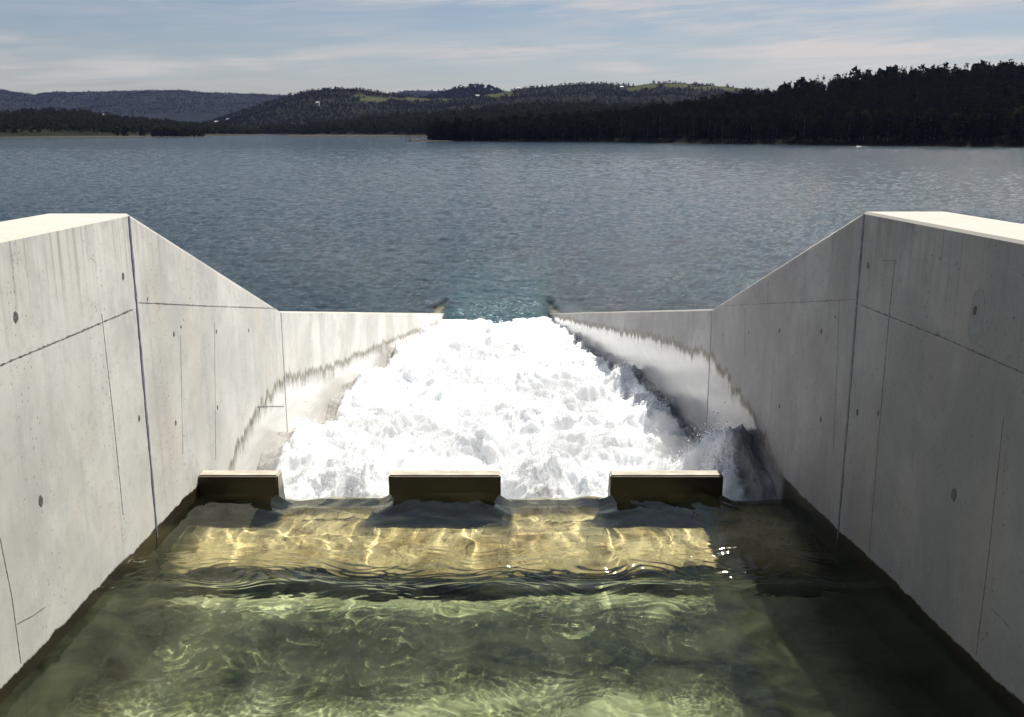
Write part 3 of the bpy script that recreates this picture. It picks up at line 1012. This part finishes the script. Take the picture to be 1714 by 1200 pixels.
def hill(name, ridge, R0, R1, tree_h, mtl, z_front=.3, nu=260, nt=70, lump=.0, shape=.8, fields=None, seed=0):
    """ridge: [(px, py)] of the crest; R0(px) shore distance, R1(px) crest distance. returns surface sampler"""
    pxs = np.linspace(ridge[0][0], ridge[-1][0], nu)
    pys = np.interp(pxs, [p[0] for p in ridge], [p[1] for p in ridge])
    rays = np.array([ray(a_, b_) for a_, b_ in zip(pxs, pys)])
    r0 = np.array([R0(p) for p in pxs]); r1 = np.array([R1(p) for p in pxs])
    hr = np.maximum(rays[:, 1] * r1 + ZL - tree_h, z_front + .5)
    t = np.concatenate([np.linspace(-.03, 1, nt), np.linspace(1.05, 1.8, 10)])
    Tt, I = np.meshgrid(t, np.arange(nu), indexing='ij')
    Rr = r0[I] + (r1[I] - r0[I]) * Tt
    sh_ = np.where(Tt < 1, np.clip(Tt, 0, 1) ** shape, 1 - ((Tt - 1) / .8) ** 2 * .9)
    X = rays[I, 0] * Rr; Y = Rr
    H = z_front + (hr[I] - z_front) * sh_
    amp = np.clip(hr[I] * .13, 0, 25) * np.sin(np.pi * np.clip(Tt, 0, 1)) * .8
    H = H + amp * fbm(X / 260, Y / 300, 4, seed + 2)
    H = np.where(Tt < 0, -2.0, H)
    if lump: H = H + lump * np.abs(fbm(X / 14, Y / 14, 2, seed + 5)) * (Tt > .02)
    me = grid_mesh(name, X, Y, H)
    fl = np.zeros_like(X)
    if fields:
        # fields given as photo ellipses, laid on the slope they cover
        el = (H - ZL) / Y
        for fx, fy, fw, fh in fields:
            a_, u_ = ray(fx, fy)
            da = (X / Y - a_) / (fw / FPX); de = (el - u_) / (fh / FPX)
            wob = .5 * fbm(X / 60, Y / 60, 3, 5)
            fl = np.maximum(fl, 1 - smooth(np.sqrt(da ** 2 + de ** 2) + wob, .8, 1.05))
    attr(me, 'field', fl)
    o = link_mesh(name, me, mtl)
    tag(o, kind='structure')
    return dict(X=X, Y=Y, H=H, T=Tt, F=fl, pxs=pxs)


def scatter(S, n, hmin, hmax, tmin=0.01, tmax=1.04, seed=0, avoid=True, pxr=None, edge=None):
    rng = np.random.RandomState(seed)
    X, Y, H, Tt, F = S['X'], S['Y'], S['H'], S['T'], S['F']
    nt, nu = X.shape
    m_ = n * 4
    tt = rng.rand(m_) * (tmax - tmin) + tmin
    uu = rng.rand(m_)
    if pxr:
        lo = (pxr[0] - S['pxs'][0]) / (S['pxs'][-1] - S['pxs'][0]); hi = (pxr[1] - S['pxs'][0]) / (S['pxs'][-1] - S['pxs'][0])
        uu = lo + (hi - lo) * uu
    i = np.interp(tt, Tt[:, 0], np.arange(nt)); j = uu * (nu - 1)
    i0 = np.clip(i.astype(int), 0, nt - 2); j0 = np.clip(j.astype(int), 0, nu - 2)
    a_, b_ = i - i0, j - j0

    def sm(A):
        return (A[i0, j0] * (1 - a_) * (1 - b_) + A[i0 + 1, j0] * a_ * (1 - b_) + A[i0, j0 + 1] * (1 - a_) * b_ + A[i0 + 1, j0 + 1] * a_ * b_)
    x, y, z, f = sm(X), sm(Y), sm(H), sm(F)
    ok = (f < .4) if avoid else np.ones(m_, bool)
    x, y, z = x[ok][:n], y[ok][:n], z[ok][:n]
    h = hmin + (hmax - hmin) * rng.rand(len(x)) ** 1.3
    return np.stack([x, y, z - .3, h], 1)


GRN = ((.035, .040, .016), (.060, .064, .026))
M_HA = hill_mat('far blue ridge', (.008, .011, .012), (.016, .02, .02), GRN, .002)
M_HB = hill_mat('wooded slope', (.009, .011, .006), (.02, .022, .012), GRN, .004, (.5, 2.6, (.05, .042, .028)))
M_HC = hill_mat('wooded hill with pasture', (.007, .010, .007), (.018, .021, .014), GRN, .003, (.5, 3.0, (.05, .048, .024)))
M_HE = hill_mat('pine forest floor', (.005, .006, .003), (.014, .014, .007), None, .01, (.3, 1.2, (.035, .028, .017)))

# farthest ridges
A = hill('hills', [(-700, 160), (-300, 150), (0, 147), (30, 152), (58, 156), (75, 152), (150, 151), (250, 149), (300, 148), (340, 152), (400, 154), (460, 156), (520, 160), (640, 158), (680, 149), (745, 150), (775, 158), (900, 175)],
         lambda p: 4600, lambda p: 6200, 10, M_HA, 2, 300, 30, 5, .7, None, 3)
A2 = hill('hills', [(560, 186), (640, 176), (700, 166), (750, 152), (780, 144), (810, 143), (840, 152), (900, 172)], lambda p: 3600, lambda p: 4300, 8, M_HA, 2, 120, 30, 4, .7, None, 6)
# middle hill with fields
fC = [(625, 166, 30, 4), (690, 167, 30, 3), (745, 166, 14, 3), (840, 158, 26, 3.5), (830, 164, 10, 3), (1085, 145, 22, 4), (1130, 143, 30, 3.5), (1190, 147, 40, 3), (1060, 150, 12, 3), (1225, 149, 26, 3), (600, 161, 12, 2)]
Cc = hill('hills', [(200, 222), (330, 205), (370, 192), (430, 172), (480, 155), (520, 145), (560, 142), (600, 143), (640, 149), (700, 157), (750, 159), (800, 154), (840, 149), (880, 141), (940, 136), (1000, 133), (1060, 137), (1090, 133), (1130, 132), (1180, 135), (1240, 141), (1280, 146), (1340, 150), (1500, 160), (1800, 170)],
          lambda p: 2150, lambda p: 3000, 12, M_HC, 1.5, 420, 60, 3, .85, fC, 12)
# left low slope
B = hill('hills', [(-800, 170), (-300, 175), (0, 184), (60, 180), (130, 181), (200, 191), (300, 201), (380, 208), (440, 219)],
         lambda p: np.interp(p, [-800, 0, 240, 440], [1000, 1130, 1330, 1700]), lambda p: np.interp(p, [-800, 0, 440], [1600, 1800, 2000]), 10, M_HB, .6, 240, 50, 2, .8, [(120, 199, 8, 1.5)], 21)
# dark wooded band in front of the middle hill
Dd = hill('hills', [(440, 224), (480, 217), (520, 209), (600, 198), (700, 190), (800, 182), (870, 174), (960, 172), (1050, 175), (1150, 176), (1400, 178)],
          lambda p: np.interp(p, [440, 700, 1400], [1800, 1350, 1000]), lambda p: np.interp(p, [440, 1400], [2050, 1500]), 12, M_HB, .6, 240, 50, 2, .9, [(650, 216, 30, 1.6), (700, 217, 20, 2)], 31)
# right pine hill
R0E = lambda p: np.interp(p, [700, 740, 1000, 1200, 1400, 1714, 2300], [850, 820, 760, 680, 610, 545, 500])
ridgeE = [(705, 230), (722, 214), (800, 205), (860, 198), (960, 189), (1050, 182), (1120, 172), (1180, 162), (1260, 152), (1310, 143), (1340, 134), (1420, 120), (1500, 110), (1560, 111), (1640, 107), (1700, 104), (1730, 99), (1900, 90), (2400, 78)]
E = hill('hills', ridgeE, R0E, lambda p: R0E(p) + np.interp(p, [700, 800, 1100, 1714, 2400], [15, 60, 190, 300, 320]), 13, M_HE, .4, 320, 50, 0, .75, None, 41)

# far woods as masses
forest_stuff('forest', scatter(A, 12000, 5, 9, .2, 1.02, 1), [('gum', 1), ('gum', 2)], 14, M_FAR, 'far blue wooded ridge on the left horizon', 1)
forest_stuff('forest', scatter(A2, 1500, 12, 20, .4, 1.02, 2), [('gum', 1), ('gum', 2)], 14, M_FAR, 'small dark wooded knoll on the horizon behind the pasture hill', 2)
forest_stuff('forest', scatter(Cc, 18000, 4, 7.5, .03, 1.02, 3), [('gum', 3), ('gum', 4), ('pine', 5)], 14, M_FAR, 'woods covering the middle hill between green pastures', 3)
forest_stuff('forest', scatter(B, 6500, 5, 10, .06, 1.02, 4), [('gum', 3), ('gum', 6)], 26, M_GUM, 'low scrubby wood on the left shore slope', 4)
forest_stuff('forest', scatter(Dd, 4200, 8, 17, .03, 1.02, 5), [('gum', 3), ('gum', 7), ('pine', 5)], 30, M_GUM, 'dark wooded band along the middle shore', 5)
forest_stuff('forest', scatter(E, 5600, 8, 15, .05, 1.03, 6, pxr=(722, 2300)), [('pine', 1), ('pine', 2), ('pine', 3), ('gum', 5)], 50, M_PINE, 'dark pine plantation filling the right hillside', 6)

# trees one can tell apart: shoreline and skyline of the right hill
shore = scatter(E, 110, 12, 21, .01, .05, 8, pxr=(730, 1780))
for q in shore:
    kk = random.random() < .45
    tm = random.choice(GUMS if kk else PINES)
    if kk:
        plant('gum_tree', tm, *q[:3], q[3] * .85, 'rounded olive tree at the water edge of the dark right hill', 'tree', 'broad trees along the right shore', 1.0)
    else:
        plant('pine_tree', tm, *q[:3], q[3], 'dark pine at the water edge of the right hill', 'tree', 'pines along the right shore')
sky_ = scatter(E, 165, 7, 10.5, .95, 1.02, 9, pxr=(980, 1800))
for q in sky_:
    plant('pine_tree', random.choice(PINES), *q[:3], q[3], 'dark pine standing on the skyline of the right hill', 'tree', 'pines on the skyline of the right hill', random.uniform(.85, 1.25))


def at_px(px, dist):
    return ray(px, 216)[0] * dist, dist


# point with the big tree by the jetty
for px, dd, h, kind, wd, lab in [(722, 822, 14, 'gum', .95, 'large dark round tree at the tip of the point by the jetty'),
                           (752, 826, 11, 'gum', 1.0, 'round dark tree just right of the gap beside the point'),
                           (771, 818, 16, 'pine', 1.2, 'tall pointed pine near the tip of the point'),
                           (800, 812, 12, 'gum', 1.3, 'broad yellow tinged tree on the shore of the point')]:
    x_, y_ = at_px(px, dd)
    plant(kind + '_tree', random.choice(PINES if kind == 'pine' else GUMS), x_, y_, .4, h, lab, 'tree', None, wd)
# left shore trees
for px, dd, h, kind, wd, lab in [(237, 1275, 15, 'pine', 1.5, 'dark upright tree left of the big willow clump on the far left shore'),
                           (208, 1240, 14, 'pine', 1.3, 'dark tree standing alone on the far left shore'),
                           (196, 1245, 8, 'gum', 1.0, 'small dark shrub tree on the far left shore'),
                           (262, 1262, 13, 'yel', 1.3, 'yellow green tree at the left end of the shore clump'),
                           (278, 1258, 14, 'yel', 1.4, 'yellow green tree in the middle of the shore clump'),
                           (292, 1250, 13, 'yel', 1.4, 'yellow green tree at the right of the shore clump')]:
    x_, y_ = at_px(px, dd)
    plant('shore_tree', random.choice({'pine': PINES, 'gum': GUMS, 'yel': YELS}[kind]), x_, y_, .4, h, lab, 'tree', None, wd)
for i, px in enumerate(np.linspace(256, 338, 13)):
    x_, y_ = at_px(px, 1235 + random.uniform(-6, 6))
    plant('willow', random.choice(GUMS), x_, y_, -.8, random.uniform(9, 12.5) * (1 if i < 9 else .8), 'low dark willow in the dense clump at the left shore', 'tree', 'dark willows clumped on the left shore', 1.35)
M_SAND = simple('sandy shore', (.014, .012, .008), (.030, .024, .014), .3, 1)
def spit(pxa, pxb, d0, d1, hgt=.9):
    n_ = 30
    p_ = np.linspace(pxa, pxb, n_)
    rows_ = []
    for dd, hh in ((d0, -.6), (d0 + 3, hgt * .6), ((d0 + d1) / 2, hgt), (d1, hgt)):
        rows_.append([(ray(p, 216)[0] * (dd + 3 * math.sin(p * .3)), dd + 3 * math.sin(p * .3), hh) for p in p_])
    v = np.array(rows_)
    o = link_mesh('ground', grid_mesh('ground', v[..., 0], v[..., 1], v[..., 2]), M_SAND)
    tag(o, kind='structure')
spit(225, 350, 1215, 1360, 1.0)
spit(-500, 235, 1110, 1210, 1.2)
spit(350, 480, 1760, 1900, 1.4)
spit(480, 700, 1330, 1500, 1.4)
spit(684, 760, 800, 850, .8)

# houses on the middle hill
M_WHITE = simple('white painted house wall', (.36, .36, .35), (.45, .45, .44), 1)
M_ROOF = simple('grey iron roof', (.30, .30, .31), (.45, .45, .46), 2, .5)
M_DARK = simple('dark window glass', (.02, .02, .025), (.04, .04, .05), 1, .2)
def bx(name, cx, cy, cz, sx, sy, sz, m_, par):
    v = [(cx + a * sx / 2, cy + b * sy / 2, cz + c_ * sz) for a in (-1, 1) for b in (-1, 1) for c_ in (0, 1)]
    f = [(0, 1, 3, 2), (4, 6, 7, 5), (0, 4, 5, 1), (2, 3, 7, 6), (0, 2, 6, 4), (1, 5, 7, 3)]
    return link_mesh(name, np_mesh(name, v, f, False), m_, par)
def surf(S, px, py):
    a_, u_ = ray(px, py)
    el = (S['H'] - ZL) / S['Y']
    q = (S['X'] / S['Y'] - a_) ** 2 + (el - u_) ** 2
    i = np.unravel_index(np.argmin(q), q.shape)
    return float(S['X'][i]), float(S['Y'][i]), float(S['H'][i])
for S, px, py, s_, lab in [(Cc, 515, 179, .6, 'small white farmhouse high on the left flank of the middle hill'),
                     (Cc, 534, 175, .9, 'pale long farm shed above the farmhouse on the middle hill'),
                     (Cc, 364, 207, 1.0, 'white house near the shore below the middle hill'),
                     (Cc, 385, 203, .8, 'small pale house right of the shore house'),
                     (Cc, 800, 163, 1.2, 'pale farmhouse beside the pasture below the ridge'),
                     (Cc, 1040, 149, 1.1, 'pale homestead among the pastures on the right of the middle hill'),
                     (Cc, 870, 151, 1.1, 'pale farm building on the ridge pasture'),
                     (B, 182, 193, .7, 'tiny pale house among the trees of the left slope')]:
    x_, y_, z_ = surf(S, px, py)
    y_ -= 14
    hs = empty('farmhouse', (x_, y_, z_ + 1.5)); tag(hs, lab, 'house', 'farmhouses on the far hills')
    L = 9 * s_
    bx('wall', 0, 0, -6, L, 8, 9.5, M_WHITE, hs)
    v = [(-L / 2 - .6, -4.8, 3.4), (L / 2 + .6, -4.8, 3.4), (L / 2 + .6, 4.8, 3.4), (-L / 2 - .6, 4.8, 3.4), (-L / 2, 0, 6), (L / 2, 0, 6)]
    bm = bmesh.new(); vs = [bm.verts.new(q) for q in v]
    for f in ((0, 1, 5, 4), (2, 3, 4, 5), (0, 4, 3), (1, 2, 5), (3, 2, 1, 0)): bm.faces.new([vs[k] for k in f])
    me = bpy.data.meshes.new('roof'); bm.to_mesh(me); bm.free(); link_mesh('roof', me, M_ROOF, hs)
    for q in (-.3, .05, .3): bx('window', q * L, -4.02, .9, 1.5, .1, 1.4, M_DARK, hs)

# jetty at the point
M_TIMB = simple('weathered pale timber', (.40, .38, .34), (.60, .58, .54), 2)
M_PILE = simple('dark pile', (.04, .035, .03), (.08, .07, .06), 2)
xj, yj = at_px(679, 800); xk, yk = at_px(702, 800)
jt = empty('jetty', (xj, yj, 0)); tag(jt, 'small pale timber jetty with railing at the tip of the wooded point', 'jetty')
Lj = xk - xj
bx('deck', Lj / 2, 0, 1.0, Lj, 2.4, .25, M_TIMB, jt)
bx('rail', Lj / 2, -1.1, 2.1, Lj, .15, .15, M_TIMB, jt)
bx('rail', Lj / 2, 1.1, 2.1, Lj, .15, .15, M_TIMB, jt)
for k in range(7):
    bx('rail_post', Lj * (k + .05) / 6.1, -1.1, 1.25, .18, .18, .85, M_TIMB, jt)
    bx('pile', Lj * (k + .08) / 6.2, 0.6, -3, .3, .3, 4.0, M_PILE, jt)
for q in (0.3, 3.2):
    bx('mooring_post', q, -1.5, -3, .35, .35, 7.4, M_PILE, jt)

# ------------------------------------------------------------------ haze
m, T = mat('haze')
T.t.nodes.clear()
pv = T.n('ShaderNodeVolumePrincipled')
pv.inputs['Color'].default_value = (.42, .50, 1.0, 1)
pv.inputs['Density'].default_value = .000014
pv.inputs['Anisotropy'].default_value = .3
oo = T.n('ShaderNodeOutputMaterial')
T.link(pv.outputs[0], oo.inputs['Volume'])
hz = bx('haze', 0, 4700, -9.5, 19600, 10000, 480, m, None)
tag(hz, kind='stuff'); hz['label'] = 'thin blue haze over the lake and hills'; hz['category'] = 'haze'
